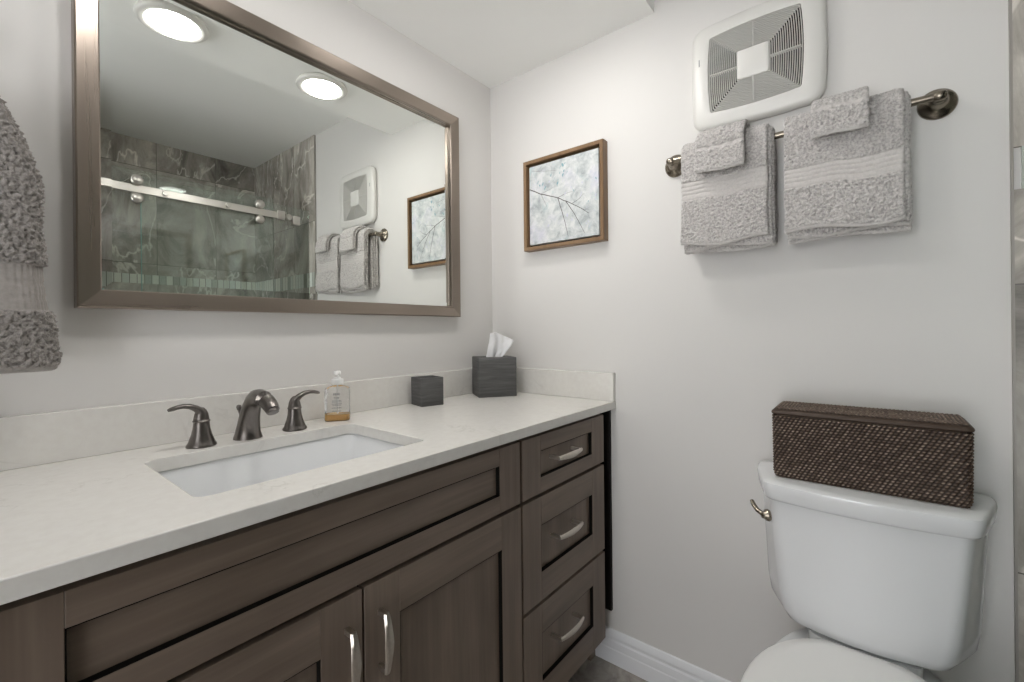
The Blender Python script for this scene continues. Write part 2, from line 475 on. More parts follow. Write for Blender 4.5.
MB().box((X1 + 0.002, -0.42, FL), (-0.0145, -0.478, 0.075)).build('toe_kick_end', M_WOODH, van, smooth=False)

def shaker(name, x0, x1, z0, z1, sw, rw, parent, horiz=False):
    d = MB()
    yb, t, rec = YF + 0.020, YF, YF + 0.0115
    V, H, G = 0, 1, 2
    if horiz: pm = H
    else: pm = V
    g = 0.0003
    d.box((x0, yb, z0), (x0 + sw, t, z1), V); d.box((x1 - sw, yb, z0), (x1, t, z1), V)
    d.box((x0 + sw + g, yb, z1 - rw), (x1 - sw - g, t, z1), H); d.box((x0 + sw + g, yb, z0), (x1 - sw - g, t, z0 + rw), H)
    d.box((x0 + sw, yb, z0 + rw), (x1 - sw, rec, z1 - rw), pm)
    b = 0.0018
    d.box((x1 - sw - b, rec + 0.001, z0 + rw), (x1 - sw + 0.0002, t + 0.0007, z1 - rw), G)
    d.box((x0 + sw - 0.0002, rec + 0.001, z0 + rw), (x0 + sw + b, t + 0.0007, z1 - rw), G)
    d.box((x0 + sw, rec + 0.001, z0 + rw - 0.0002), (x1 - sw, t + 0.0007, z0 + rw + b), G)
    d.box((x0 + sw, rec + 0.001, z1 - rw - b), (x1 - sw, t + 0.0007, z1 - rw + 0.0002), G)
    return d.build(name, [M_WOODV, M_WOODH, M_GLAZE], parent, smooth=False, bevel=0.0006, seg=1)

def pull(cx, cz, length, vertical, parent):
    h = MB(); n = 16; loops = []
    for i in range(n + 1):
        t = -1 + 2 * i / n
        s = t * length / 2
        off = 0.021 + 0.009 * (1 - t * t)          # bow standing out from the face
        w = 0.0056 + 0.0042 * (1 - abs(t)) ** 0.8     # wide in the middle, narrow at the ends
        yy = YF - off
        lp = []
        for (a, b) in ((-w, 0.0), (-w * 0.55, -0.0042), (w * 0.55, -0.0042), (w, 0.0), (w * 0.55, 0.003), (-w * 0.55, 0.003)):
            lp.append((cx + a, yy + b, cz + s) if vertical else (cx + s, yy + b, cz + a))
        loops.append(lp)
    h.loft(loops)
    for e in (-1, 1):
        s = e * (length / 2 - 0.005)
        p = (cx, cz + s) if vertical else (cx + s, cz)
        h.box((p[0] - 0.0042, YF - 0.023, p[1] - 0.0042), (p[0] + 0.0042, YF + (0.011 if not vertical else 0), p[1] + 0.0042))
    return h.build('handle', M_NICKEL, parent, angle=50)

def drawers(x0, x1):
    for z0, z1, rw, hz in ((0.672, 0.829, 0.042, 0.756), (0.380, 0.662, 0.077, 0.534), (0.082, 0.371, 0.079, 0.250)):
        d = shaker('drawer', x0, x1, z0, z1, 0.081, rw, van)
        pull((x0 + x1) / 2 - 0.022, hz, 0.125, False, d)
drawers(-0.503, -0.056)
drawers(-1.878, -1.431)
shaker('false_front', -1.421, -0.513, 0.672, 0.829, 0.080, 0.042, van, True)
dr = shaker('door', -0.9645, -0.511, 0.082, 0.662, 0.076, 0.080, van)
pull(-0.934, 0.556, 0.108, True, dr)
dl = shaker('door', -1.421, -0.9695, 0.082, 0.662, 0.076, 0.080, van)
pull(-1.000, 0.556, 0.108, True, dl)

# ------------------------------------------------------------------ countertop with sink cutout
ZT = 0.870; TH = 0.0265
SX0, SX1, SY0, SY1 = -1.192, -0.752, -0.462, -0.150
hole = rrect((SX0 + SX1) / 2, (SY0 + SY1) / 2, (SX1 - SX0) / 2, (SY1 - SY0) / 2, 0.022, 6)
CX0, CX1, CY0, CY1 = -1.90, -0.0008, -0.560, -0.0008
def slab(z):
    outer = [(CX1, CY1), (CX0, CY1), (CX0, CY0), (CX1, CY0)]
    return [(x, y, z) for x, y in hole] + [(x, y, z) for x, y in outer]
sl = MB(); nh = len(hole); k = 7
vs = slab(ZT) + slab(ZT - TH); T = nh + 4; fs = []
for c in range(4):
    a0 = c * k
    for j in range(k - 1):
        fs.append((nh + c, a0 + j, a0 + j + 1)); fs.append((T + nh + c, T + a0 + j + 1, T + a0 + j))
    a1 = a0 + k - 1; b0 = ((c + 1) % 4) * k; oc = nh + c; on = nh + (c + 1) % 4
    fs.append((oc, a1, b0, on)); fs.append((T + oc, T + on, T + b0, T + a1))
    fs.append((oc, on, T + on, T + oc))
for j in range(nh):
    fs.append((j, (j + 1) % nh, T + (j + 1) % nh, T + j))
sl.add(vs, fs)
tag(sl.build('countertop', M_QUARTZ, None, angle=30, bevel=0.002), 'long cream quartz countertop with a sink cutout on top of the dark vanity cabinet', 'countertop')
tag(MB().box((CX0, -0.0008, ZT + 0.0002), (-0.0008, -0.020, ZT + 0.096)).build('backsplash', M_QUARTZ, None, smooth=False, bevel=0.0015), 'long cream quartz backsplash along the wall under the mirror', 'backsplash')
tag(MB().box((-0.0008, -0.0203, ZT + 0.0002), (-0.020, CY0 + 0.001, ZT + 0.096)).build('side_splash', M_QUARTZ, None, smooth=False, bevel=0.0015), 'short cream quartz side splash on the counter end below the picture', 'backsplash')

# undermount sink
sk = thing('sink', 'white rectangular undermount sink set into the cream countertop below the faucet', 'sink', ((SX0 + SX1) / 2, (SY0 + SY1) / 2, 0.70))
cx, cy = (SX0 + SX1) / 2, (SY0 + SY1) / 2; hx, hy = (SX1 - SX0) / 2, (SY1 - SY0) / 2
bs = MB()
def lp(dx, r, z): return [(x, y, z) for x, y in rrect(cx, cy, hx + dx, hy + dx, r, 6)]
zt = ZT - TH - 0.0005
bs.loft([lp(0.03, 0.04, zt - 0.012), lp(0.03, 0.04, zt), lp(0.006, 0.028, zt), lp(0.003, 0.03, zt - 0.004), lp(-0.004, 0.034, zt - 0.06), lp(-0.012, 0.045, zt - 0.105),
         lp(-0.035, 0.05, zt - 0.128), lp(-0.10, 0.045, zt - 0.136), lp(-0.14, 0.012, zt - 0.138)], False, True)
bs.loft([lp(0.03, 0.04, zt - 0.012), lp(0.012, 0.035, zt - 0.014), lp(0.004, 0.04, zt - 0.11), lp(-0.03, 0.05, zt - 0.142), lp(-0.14, 0.012, zt - 0.150)], False, True)
bs.build('basin', M_PORC, sk, angle=60)
MB().lathe([(0.0, -0.002), (0.012, -0.002), (0.014, 0.001), (0.021, 0.002), (0.0225, 0.0), (0.0225, -0.006), (0, -0.006)], (cx, cy, zt - 0.1365), seg=28).build('drain', M_STEEL, sk)

# ------------------------------------------------------------------ faucet
fx, fy = -0.988, -0.103
fc = thing('sink_faucet', 'dark brushed metal arched faucet spout in the middle behind the sink', 'faucet', (fx, fy, ZT))
pth = [(0.000, 0.000, .0305, .0310), (0.000, 0.004, .0295, .0305), (-0.001, 0.014, .0262, .0275), (-0.004, 0.028, .0240, .0255), (-0.009, 0.045, .0220, .0235), (-0.015, 0.060, .0205, .0222), (-0.024, 0.076, .0192, .0205),
       (-0.036, 0.090, .0185, .0192), (-0.052, 0.099, .0180, .0182), (-0.070, 0.1015, .0176, .0175), (-0.088, 0.099, .0172, .0170), (-0.104, 0.0945, .0167, .0165), (-0.118, 0.0885, .0160, .0158), (-0.128, 0.0815, .0150, .0148), (-0.1325, 0.0775, .0138, .0138)]
fb = MB()
fb.tube([(fx, fy + a, ZT + b) for a, b, _, _ in pth], [(r, q) for _, _, r, q in pth], 32, up=(0, 1, 0.25))
fb.build('spout', M_FAUCET, fc, angle=50)
d = Vector((0, -0.5, -0.75)).normalized(); e = Vector((fx, fy - 0.1312, ZT + 0.0785))
MB().tube([e, e + d * 0.007], 0.0115, 24, up=(0, 1, 0.25)).build('aerator', M_FAUCET, fc)
lr = MB()
lr.tube([(fx - 0.004, fy + 0.026, ZT + 0.012), (fx - 0.006, fy + 0.027, ZT + 0.052), (fx - 0.008, fy + 0.030, ZT + 0.064)], 0.0028, 12)
lr.lathe([(0.0, 0.0), (0.0035, 0.001), (0.0055, 0.008), (0.0045, 0.013), (0.0, 0.0145)], (fx - 0.008, fy + 0.030, ZT + 0.061), seg=16)
lr.build('lift_rod', M_FAUCET, fc)
def valve(x, side, label):
    y = -0.103
    v = thing('faucet_valve', label, 'faucet handle', (x, y, ZT), 'faucet handles beside the spout')
    MB().lathe([(0.0, 0.0), (0.027, 0.0), (0.0285, 0.002), (0.0275, 0.0055), (0.0255, 0.008), (0.0225, 0.016), (0.0190, 0.026), (0.0163, 0.038), (0.0152, 0.048), (0.0150, 0.053), (0.0, 0.053)], (x, y, ZT), seg=36).build('base', M_FAUCET, v, angle=40)
    MB().lathe([(0.0, 0.053), (0.0160, 0.053), (0.0168, 0.0545), (0.0160, 0.056), (0.0150, 0.0568), (0.0143, 0.062), (0.0128, 0.070), (0.0095, 0.078), (0.005, 0.083), (0.0, 0.0845)], (x, y, ZT), seg=32).build('cap', M_FAUCET, v, angle=50)
    pts = [(0.000, 0.070, .0090, .0085), (0.004, 0.077, .0088, .0082), (0.012, 0.084, .0086, .0070), (0.023, 0.0895, .0084, .0058), (0.035, 0.0915, .0080, .0050), (0.046, 0.0905, .0078, .0046), (0.056, 0.0878, .0072, .0044), (0.061, 0.0860, .0045, .003)]
    MB().tube([(x + side * a, y - 0.003 - a * 0.08, ZT + b) for a, b, _, _ in pts], [(r, q) for _, _, r, q in pts], 20).build('lever', M_FAUCET, v, angle=60)
valve(-1.081, -1, 'dark metal faucet handle left of the spout with lever pointing left')
valve(-0.879, 1, 'dark metal faucet handle right of the spout with lever pointing right')

# ------------------------------------------------------------------ things on the counter
def rz_pts(pts, c, a):
    return [(c[0] + x * cos(a) - y * sin(a), c[1] + x * sin(a) + y * cos(a), z) for x, y, z in pts]
# soap dispenser
sx, sy = -0.750, -0.082
sp = thing('soap_dispenser', 'clear soap bottle with white pump and a little amber soap left in it', 'soap dispenser', (sx, sy, ZT), rz=-0.62)
def rl(hx, hy, r, z, n=5): return [(x, y, z) for x, y in rrect(0, 0, hx, hy, r, n)]
b1 = MB()
b1.loft([rl(0.0308, .019, .010, .0), rl(0.0330, .021, .011, .003), rl(0.0330, .021, .011, .080), rl(0.0314, .020, .012, .089), rl(.022, .017, .012, .094), rl(.0135, .0135, .0133, .0965), rl(.0125, .0125, .0123, .101)])
b1.build('bottle', M_CLEAR, sp, local=True, angle=50)
MB().loft([rl(.0300, .0178, .010, .0012), rl(.0318, .0198, .0105, .0035), rl(.0318, .0198, .0105, .0185)]).build('liquid_soap', M_SOAP, sp, local=True, angle=50)
p = MB()
p.lathe([(0, .0985), (.0155, .0985), (.0160, .100), (.0160, .112), (.0150, .1145), (.0095, .1155), (.0085, .1195), (.0045, .120), (.0042, .128), (0, .128)], (0, 0, 0), seg=28)
p.lathe([(0, .1265), (.0075, .1265), (.0095, .128), (.0095, .134), (.0075, .137), (0, .138)], (0, 0, 0), seg=24)
p.tube([(0, 0, .132), (0, -.016, .1325), (0, -.026, .131), (0, -.029, .127)], [.0055, .0048, .0042, .0038], 14)
p.build('pump', M_PUMP, sp, local=True, angle=50)
MB().tube([(0, 0, .004), (0, 0, .11)], .0022, 10).build('dip_tube', M_PUMP, sp, local=True)
lb = MB()
for zz, w, h in ((.0745, .009, .0030), (.0655, .0075, .0012), (.0620, .0065, .0010), (.0565, .012, .0012), (.0530, .013, .0010), (.0480, .0135, .0012), (.0440, .011, .0010), (.0370, .013, .0012), (.0285, .012, .0009)):
    x = -w
    while x < w:
        seg = min(w - x, random.uniform(.0016, .0042))
        if seg > .0006: lb.box((x, -.0216, zz - h), (x + seg - .0006, -.0212, zz + h))
        x += seg
lb.build('label_print', M_LABEL, sp, local=True, smooth=False)

def hollow_box(mb, a, b, h, wall, fl):
    """open square cup with outer half sizes a,b"""
    o = lambda d, z: rl(a - d, b - d, max(.0015, .004 - d), z, 3)
    mb.loft([o(.001, 0), o(0, .0015), o(0, h - .0015), o(.001, h), o(wall - .001, h), o(wall, h - .0015), o(wall, fl)], True, True)
# tumbler standing corner-on
tu = thing('bathroom_tumbler', 'small grey wood-look square tumbler on the counter by the backsplash', 'tumbler', (-0.4270, -0.0815, ZT), rz=radians(-14))
m_ = MB(); hollow_box(m_, .0405, .0405, .092, .007, .012)
m_.build('cup', M_GREYW, tu, local=True, angle=40)
# tissue box cover
A = Vector((-0.2244, -0.128)); e1 = Vector((0.82, -0.572)); e2 = Vector((0.572, 0.82)); wf, wd = .145, .125
c_ = A + e1 * wf / 2 + e2 * wd / 2
tx = thing('tissue_box_cover', 'square grey wood-look tissue box cover in the corner of the counter', 'tissue box', (c_.x, c_.y, ZT), rz=atan2(e1.y, e1.x))
t_ = MB()
o_ = lambda d, z: rl(wf / 2 - d, wd / 2 - d, .004, z, 6)
ov = lambda a, b, z: rl(a, b, min(a, b) * .98, z, 6)
t_.loft([o_(.001, 0), o_(0, .002), o_(0, .143), o_(.0015, .145), ov(.034, .020, .145), ov(.033, .019, .139), o_(.008, .137), o_(.008, .004)], True, True)
t_.build('cover', M_GREYW, tx, local=True, angle=40)
# tissue pulled up through the slot
ti = MB(); nu, nv = 22, 26; vs, fs = [], []
tc = (c_.x - 0.004, c_.y - 0.002); ez = Vector((e1.x, e1.y, 0)); ey = Vector((e2.x, e2.y, 0))
for j in range(nv + 1):
    v = j / nv
    for i in range(nu + 1):
        u = i / nu * 2 - 1
        half = 0.028 + 0.020 * v
        lean = -0.004 + 0.046 * v - 0.010 * v * v
        top = 0.104 - 0.020 * max(0, u + .55) ** 1.2 - 0.012 * max(0, -u - .55)
        z = ZT + 0.135 + (top) * v
        f = sin(u * 3.6 + v * 1.4) * 0.008 + 0.0022 * sin(u * 9 + 5 * v) + 0.006 * fbm((u, v, 0), 2.5) + 0.003 * fbm((u, v, 3), 6)
        q = Vector((tc[0], tc[1], z)) + ez * (u * half + lean) + ey * (f - 0.006 * v)
        vs.append(tuple(q))
for j in range(nv):
    for i in range(nu):
        a = j * (nu + 1) + i
        fs.append((a, a + 1, a + nu + 2, a + nu + 1))
ti.add(vs, fs)
tio = ti.build('tissue', M_TISSUE, None, angle=180)
sol = tio.modifiers.new('solidify', 'SOLIDIFY'); sol.thickness = 0.0007
tag(tio, 'white tissue sticking up out of the grey box cover', 'tissue')

# ------------------------------------------------------------------ wall mirror
MX0, MX1, MZ0, MZ1 = -1.267, -0.217, 1.168, 1.922
mi = thing('wall_mirror', 'large rectangular mirror in a brushed pewter frame above the sink', 'mirror', ((MX0 + MX1) / 2, -0.001, MZ0))
fr = MB()
# frame cross-section: (inset from the outer edge, y)
sec = [(0.0, -0.001), (0.0, -0.031), (0.003, -0.034), (0.036, -0.0265), (0.0385, -0.024), (0.0385, -0.012), (0.036, -0.001)]
def fr_loop(ins, y): return [(MX0 + ins, y, MZ0 + ins), (MX1 - ins, y, MZ0 + ins), (MX1 - ins, y, MZ1 - ins), (MX0 + ins, y, MZ1 - ins)]
loops = [fr_loop(a, b) for a, b in sec]; n = len(loops)
for i in range(n):
    A_, B_ = loops[i], loops[(i + 1) % n]
    for j in range(4):
        q = [A_[j], A_[(j + 1) % 4], B_[(j + 1) % 4], B_[j]]
        fr.add(q, [(0, 1, 2, 3)], 0 if j in (0, 2) else 1)
fr.build('frame', [M_FRAME, M_FRAMEV], mi, smooth=False)
gl = MB(); bw = 0.020; g0 = fr_loop(0.037, -0.0095); g1 = fr_loop(0.037 + bw, -0.0106); g2 = fr_loop(0.037, -0.002)
gl.add(g0 + g1 + g2, [(4, 5, 6, 7), (0, 1, 5, 4), (1, 2, 6, 5), (2, 3, 7, 6), (3, 0, 4, 7), (11, 10, 9, 8), (0, 8, 9, 1), (1, 9, 10, 2), (2, 10, 11, 3), (3, 11, 8, 0)])
gl.build('mirror_glass', M_MIRROR, mi, smooth=False)

# ------------------------------------------------------------------ framed picture
PY0, PY1, PZ0, PZ1, PD = -0.196, -0.537, 1.420, 1.764, 0.034
pc = thing('framed_picture', 'square painting of a bare branch in a brown wooden frame', 'picture', (-0.001, (PY0 + PY1) / 2, PZ0))
pf = MB()
def pl(ins, x): return [(x, PY0 - ins, PZ0 + ins), (x, PY1 + ins, PZ0 + ins), (x, PY1 + ins, PZ1 - ins), (x, PY0 - ins, PZ1 - ins)]
psec = [(0, -0.001), (0, -PD), (0.0015, -PD - 0.001), (0.0125, -PD - 0.001), (0.0135, -PD), (0.0135, -0.001)]
loops = [pl(a, b) for a, b in psec]
for i in range(len(loops)):
    A_, B_ = loops[i], loops[(i + 1) % len(loops)]
    for j in range(4):
        pf.add([A_[j], A_[(j + 1) % 4], B_[(j + 1) % 4], B_[j]], [(0, 1, 2, 3)])
pf.build('frame', M_PICW, pc, smooth=False)
MB().box((-0.0015, PY0 - 0.0137, PZ0 + 0.0137), (-0.008, PY1 + 0.0137, PZ1 - 0.0137)).build('liner', M_BLACK, pc, smooth=False)
cv = MB(); ci = 0.0225
cy0, cy1, cz0, cz1 = PY0 - ci, PY1 + ci, PZ0 + ci, PZ1 - ci
xf = -0.024
cv.box((-0.008, cy0, cz0), (xf, cy1, cz1), 0)
def cuv(px, py):
    u = (px - 128) / 317.0; t = 210 - 105 * u; b = 572 - 52 * u
    v = (py - t) / (b - t)
    return cy0 + (cy1 - cy0) * u, cz1 - (cz1 - cz0) * v
def stroke(pts, w0, w1, mi_=1):
    P = [Vector((*cuv(*q), 0)) for q in pts]; Q = []
    for i in range(len(P) - 1):
        for k in range(5):
            t = k / 5; q = P[i].lerp(P[i + 1], t); q.x += 0.0012 * noise.noise(Vector((i * 3.1 + t * 2, pts[0][0], 1))); q.y += 0.0015 * noise.noise(Vector((i * 2.7 + t * 3, pts[0][1], 5)))
            Q.append(q)
    Q.append(P[-1]); n = len(Q); vs, fs = [], []
    for i, q in enumerate(Q):
        d_ = (Q[min(i + 1, n - 1)] - Q[max(i - 1, 0)]).normalized(); nn = Vector((-d_.y, d_.x, 0)); w = (w0 + (w1 - w0) * i / (n - 1)) / 2
        for s_ in (1, -1):
            vs.append((xf - 0.0005, q.x + nn.x * w * s_, q.y + nn.y * w * s_))
    for i in range(n - 1): fs.append((2 * i, 2 * i + 1, 2 * i + 3, 2 * i + 2))
    cv.add(vs, fs, mi_)
for pts, a, b in (([(129, 312), (185, 330), (265, 345), (330, 372), (372, 395), (404, 418)], .0038, .0018), ([(265, 345), (285, 410), (300, 470), (312, 530)], .0030, .0014), ([(300, 358), (335, 410), (360, 460), (385, 512)], .0028, .0012),
                  ([(265, 345), (300, 325), (332, 313)], .0016, .0007), ([(330, 372), (362, 348), (384, 322)], .0016, .0007), ([(185, 330), (200, 360), (213, 388)], .0016, .0006), ([(140, 224), (200, 222), (260, 215)], .0012, .0006),
                  ([(185, 330), (225, 308), (255, 290)], .0012, .0005), ([(372, 395), (390, 400), (410, 398)], .0010, .0004)):
    stroke(pts, a, b)
def blot(px, py, r, mi_, k):
    y, z = cuv(px, py); vs = [(xf - 0.0007, y, z)]; n = 12
    for i in range(n):
        a = 2 * pi * i / n; rr = r * (1 + 0.7 * noise.noise(Vector((cos(a) * 1.3 + k, sin(a) * 1.3, k * .7))))
        vs.append((xf - 0.0007, y + rr * 0.8 * cos(a + k), z + rr * 1.4 * sin(a)))
    cv.add(vs, [(0, 1 + i, 1 + (i + 1) % n) for i in range(n)], mi_)
rs = random.Random(4)
for px, py, r in ((195, 282, .0045), (205, 303, .005), (180, 290, .003), (250, 258, .005), (265, 278, .005), (290, 188, .005), (278, 200, .004), (300, 180, .003), (235, 238, .0035), (310, 222, .003), (215, 312, .003), (290, 235, .0045), (410, 482, .0022)):
    blot(px, py, r, 2, rs.uniform(0, 9))
for i in range(42):
    blot(rs.uniform(140, 435), rs.uniform(215, 500), rs.uniform(.0015, .0042), 3 if rs.random() < .75 else 2, rs.uniform(0, 9))
cv.build('canvas', [M_CANVAS, M_BRANCH, M_TEAL, M_LILAC], pc, smooth=False)

# ------------------------------------------------------------------ exhaust fan cover
FY, FZ = -0.994, 1.851
fan = thing('exhaust_fan', 'white square bathroom fan cover high on the wall above the towels', 'fan', (-0.001, FY, FZ))
def sq(h, hv, bulge, r, x, n=48):
    """bulging rounded square in the wall plane"""
    base = []
    for sx_, sy_, a0 in ((1, 1, 0), (-1, 1, pi / 2), (-1, -1, pi), (1, -1, 3 * pi / 2)):
        for k in range(7):
            a = a0 + (pi / 2) * k / 6
            base.append((sx_ * (h - r) + r * cos(a), sy_ * (hv - r) + r * sin(a)))
    out = []
    for i in range(len(base)):
        p0, p1 = base[i], base[(i + 1) % len(base)]
        m = 10 if (i % 7) == 6 else 1
        for k in range(m):
            t = k / m; out.append((p0[0] + (p1[0] - p0[0]) * t, p0[1] + (p1[1] - p0[1]) * t))
    res = []
    for y, z in out:
        by = bulge * (1 - min(1, abs(z) / hv) ** 2); bz = bulge * (1 - min(1, abs(y) / h) ** 2)
        yy = y + by * (y / h); zz = z + bz * (z / hv)
        res.append((x, FY + yy, FZ + zz))
    return res
fcv = MB()
G, GV = 0.112, 0.108
fcv.loft([sq(.156, .146, .006, .030, -0.002), sq(.160, .150, .006, .032, -0.006), sq(.161, .151, .006, .032, -0.020), sq(.157, .147, .006, .030, -0.027), sq(.148, .138, .006, .028, -0.031), sq(.13, .122, .006, .02, -0.033),
          sq(G + .003, GV + .003, .006, .006, -0.034), sq(G, GV, .006, .005, -0.033), sq(G, GV, .006, .005, -0.014)], False, False)
fcv.build('cover', M_WHITE, fan, angle=60)
MB().loft([sq(G + .001, GV + .001, .006, .005, -0.004), sq(G + .001, GV + .001, .006, .005, -0.0135)]).build('shade_backing', M_DARK, fan)  # plate closing the grille, coloured as the shade behind it
gr = MB(); NR = 15; ps = 0.039; pitch = (G - ps) / NR
for i in range(NR):
    h = ps + pitch * (i + 0.35); hv = ps + (GV - ps) * (i + 0.35) / NR; b = 0.006 * (i / NR); r = .004
    w = pitch * 0.16
    gr.loft([sq(h - w, hv - w, b, r, -0.0235), sq(h - w, hv - w, b, r, -0.0335), sq(h + w, hv + w, b, r, -0.0335), sq(h + w, hv + w, b, r, -0.0235), sq(h - w, hv - w, b, r, -0.0235)], False, False)
for a, b in (((ps, 0), (G, 0)), ((-G, 0), (-ps, 0)), ((0, ps), (0, GV)), ((0, -GV), (0, -ps))):
    e = .0014
    gr.box((-0.0335, FY + a[0] - e * (a[0] == b[0]), FZ + a[1] - e * (a[1] == b[1])), (-0.022, FY + b[0] + e * (a[0] == b[0]), FZ + b[1] + e * (a[1] == b[1])))
gr.build('grille', M_WHITE, fan, angle=40)
MB().loft([sq(ps, ps * GV / G + .002, 0, .006, -0.020), sq(ps, ps * GV / G + .002, 0, .006, -0.035), sq(ps - .002, ps * GV / G, 0, .006, -0.0365)]).build('center_plate', M_WHITE, fan, angle=40)
MB().box((-0.0315, FY + .1405, FZ + .037), (-0.0330, FY + .1435, FZ + .057)).build('maker_mark', M_LABEL, fan, smooth=False)

# ------------------------------------------------------------------ towel bar
BY0, BY1, BZ, BX = -0.772, -1.364, 1.6225, -0.052
tbr = thing('towel_bar', 'dark bronze towel bar on the wall above the toilet', 'towel bar', (-0.001, (BY0 + BY1) / 2, BZ))
MB().tube([(BX, BY0 + 0.004, BZ), (BX, BY1 - 0.004, BZ)], 0.0085, 20).build('bar', M_BRONZE, tbr)
for y in (BY0, BY1):
    fl_ = MB()
    fl_.lathe([(0, 0), (.034, 0), (.035, -.003), (.033, -.007), (.027, -.010), (.020, -.014), (.0150, -.022), (.0125, -.032), (.0115, -.045)], (-0.001, y, BZ), 'x', 36)
    s_ = 1 if y == BY0 else -1
    fl_.lathe([(0, -.013), (.007, -.012), (.0105, -.008), (.0118, 0), (.0105, .008), (.007, .012), (0, .013)], (BX, y, BZ), 'y', 24)
    fl_.build('post', M_BRONZE, tbr, angle=50)

# ------------------------------------------------------------------ terry towels
def drape(y0, y1, zf, zb, xm, half, ztop, th, seed, bands=(), rough=0.0044, ds=0.0022, dy=0.0024, wave=0.006, flare=0.0, hem=0.0, tilt=0.0, hw=0.0):
    """Closed terry sheet bent over a bar. zf/zb: bottom of front/back, half: half spread of the centre line, th: thickness.
    bands: list of (z_low, z_high) flat woven stripes on the front."""
    pts = []                                   # centre line (x, z)
    rtop = half
    zc_ = ztop - rtop
    L1 = zc_ - zf; n1 = max(2, int(L1 / ds))
    for i in range(n1): pts.append((xm - half, zf + L1 * i / n1, -1, 0))
    n2 = max(8, int(pi * rtop / ds))
    for i in range(n2 + 1):
        a = pi - pi * i / n2
        pts.append((xm + half * cos(a), zc_ + rtop * sin(a), cos(a), sin(a)))
    L2 = zc_ - zb; n3 = max(2, int(L2 / ds))
    for i in range(1, n3 + 1): pts.append((xm + half, zc_ - L2 * i / n3, 1, 0))
    n = len(pts); ny = max(4, int(abs(y1 - y0) / dy))
    mb = MB(); vs, at = [], []
    def ring(i):
        x, z, nx, nz = pts[i]
        return x, z, nx, nz
    # cross-section loop: outer side forward, inner side back
    loop = [(i, 1) for i in range(n)] + [(i, -1) for i in reversed(range(n))]
    for j in range(ny + 1):
        t = j / ny; y = y0 + (y1 - y0) * t
        edge = min(t, 1 - t) * abs(y1 - y0)
        er = min(1.0, edge / (th * 0.6)); rf = sqrt(max(0.0, 1 - (1 - er) ** 2)) * 0.8 + 0.2
        for (i, sd) in loop:
            x, z, nx, nz = ring(i)
            k0 = min(i, n - 1 - i) * ds
            e2 = min(1.0, k0 / (th * 0.6)); rf2 = sqrt(max(0.0, 1 - (1 - e2) ** 2)) * 0.7 + 0.3
            h = th / 2 * rf * rf2
            front = i < n1 + n2 / 2
            fall = max(0.0, (ztop - z)) / max(0.05, ztop - (zf if front else zb))
            lowf = fbm((y, z, 0), 9, (seed, 0, 0)) * wave * fall + fbm((y, z * 0.35, 2), 24, (seed, 3, 0)) * wave * 0.6 * fall
            if front: lowf -= flare * fall
            pile = 1.0; disp = 0.0
            if sd > 0 and front:
                for (b0, b1) in bands:
                    zz = z + 0.0015 * sin(y * 60 + seed) + tilt * (t - .5)
                    if b0 < zz < b1:
                        pile = 0.0; q = (zz - b0) / (b1 - b0)
                        disp = -0.0012
                        if min(abs(q - .30), abs(q - .52), abs(q - .74)) < .032: disp -= 0.0030
                        if q < .07 or q > .93: disp -= 0.0022
                if hem and z + tilt * (t - .5) < zf + hem: pile = 0.15; disp = -0.0012
            d1 = fbm((x, y, z), 205, (seed, 1, 2)); d2 = fbm((x, y, z), 330, (seed, 5, 2))
            disp += pile * rough * (d1 * 1.1 + d2 * 0.9)
            k = h + disp if sd > 0 else h + pile * rough * d1
            xx = x + nx * sd * k + (lowf if nx < 0.3 else -abs(lowf) * 0.0)
            zz_ = z + nz * sd * k + hw * fall * fall * sin(2.6 * t * pi * .8 + seed) * (1 if front else 0)
            yy = y + fbm((0, y, z), 14, (seed + 9, 0, 0)) * 0.004 * fall + 0.0012 * pile * fbm((x, y, z), 180, (seed, 7, 7))
            vs.append((xx, yy, zz_)); at.append(pile)
    m = len(loop); fs = []
    for j in range(ny):
        for i in range(m):
            a, b = j * m + i, j * m + (i + 1) % m
            fs.append((a, b, b + m, a + m))
    for j, flip in ((0, 0), (ny, 1)):
        for i in range(n - 1):
            q = (j * m + i, j * m + i + 1, j * m + (m - 2 - i), j * m + (m - 1 - i))
            fs.append(q[::-1] if flip else q)
    mb.add(vs, fs, 0, at)
    return mb

def bath_towel(y0, y1, zf, band, seed, label, tilt):
    t = thing('bath_towel', label, 'towel', (BX, (y0 + y1) / 2, zf), 'folded bath towels on the towel bar')
    drape(y0, y1, zf + 0.014, 1.36, BX, 0.0385, BZ + 0.0300, 0.0110, seed, [band], hem=0.008, flare=0.006, tilt=tilt, hw=0.007).build('outer_fold', M_TERRY, t, angle=180, attr='pile')
    drape(y0 - 0.003, y1 - 0.008, zf + 0.002, 1.35, BX, 0.0260, BZ + 0.0215, 0.0100, seed + 3, [], hem=0.006, flare=0.004, wave=0.003, hw=0.004).build('inner_fold', M_TERRY, t, angle=180, attr='pile')
    drape(y0 - 0.006, y1 - 0.012, zf - 0.006, 1.34, BX, 0.0145, BZ + 0.0140, 0.0080, seed + 5, [], hem=0.006, flare=0.003, wave=0.002, hw=0.003).build('core_fold', M_TERRY, t, angle=180, attr='pile')
    return t
bath_towel(-0.816, -1.036, 1.336, (1.481, 1.535), 1.7, 'grey bath towel on the left end of the bar, the narrower one', 0.0)
bath_towel(-1.073, -1.304, 1.338, (1.462, 1.512), 6.1, 'grey bath towel on the right end of the bar, the wider one', 0.0)
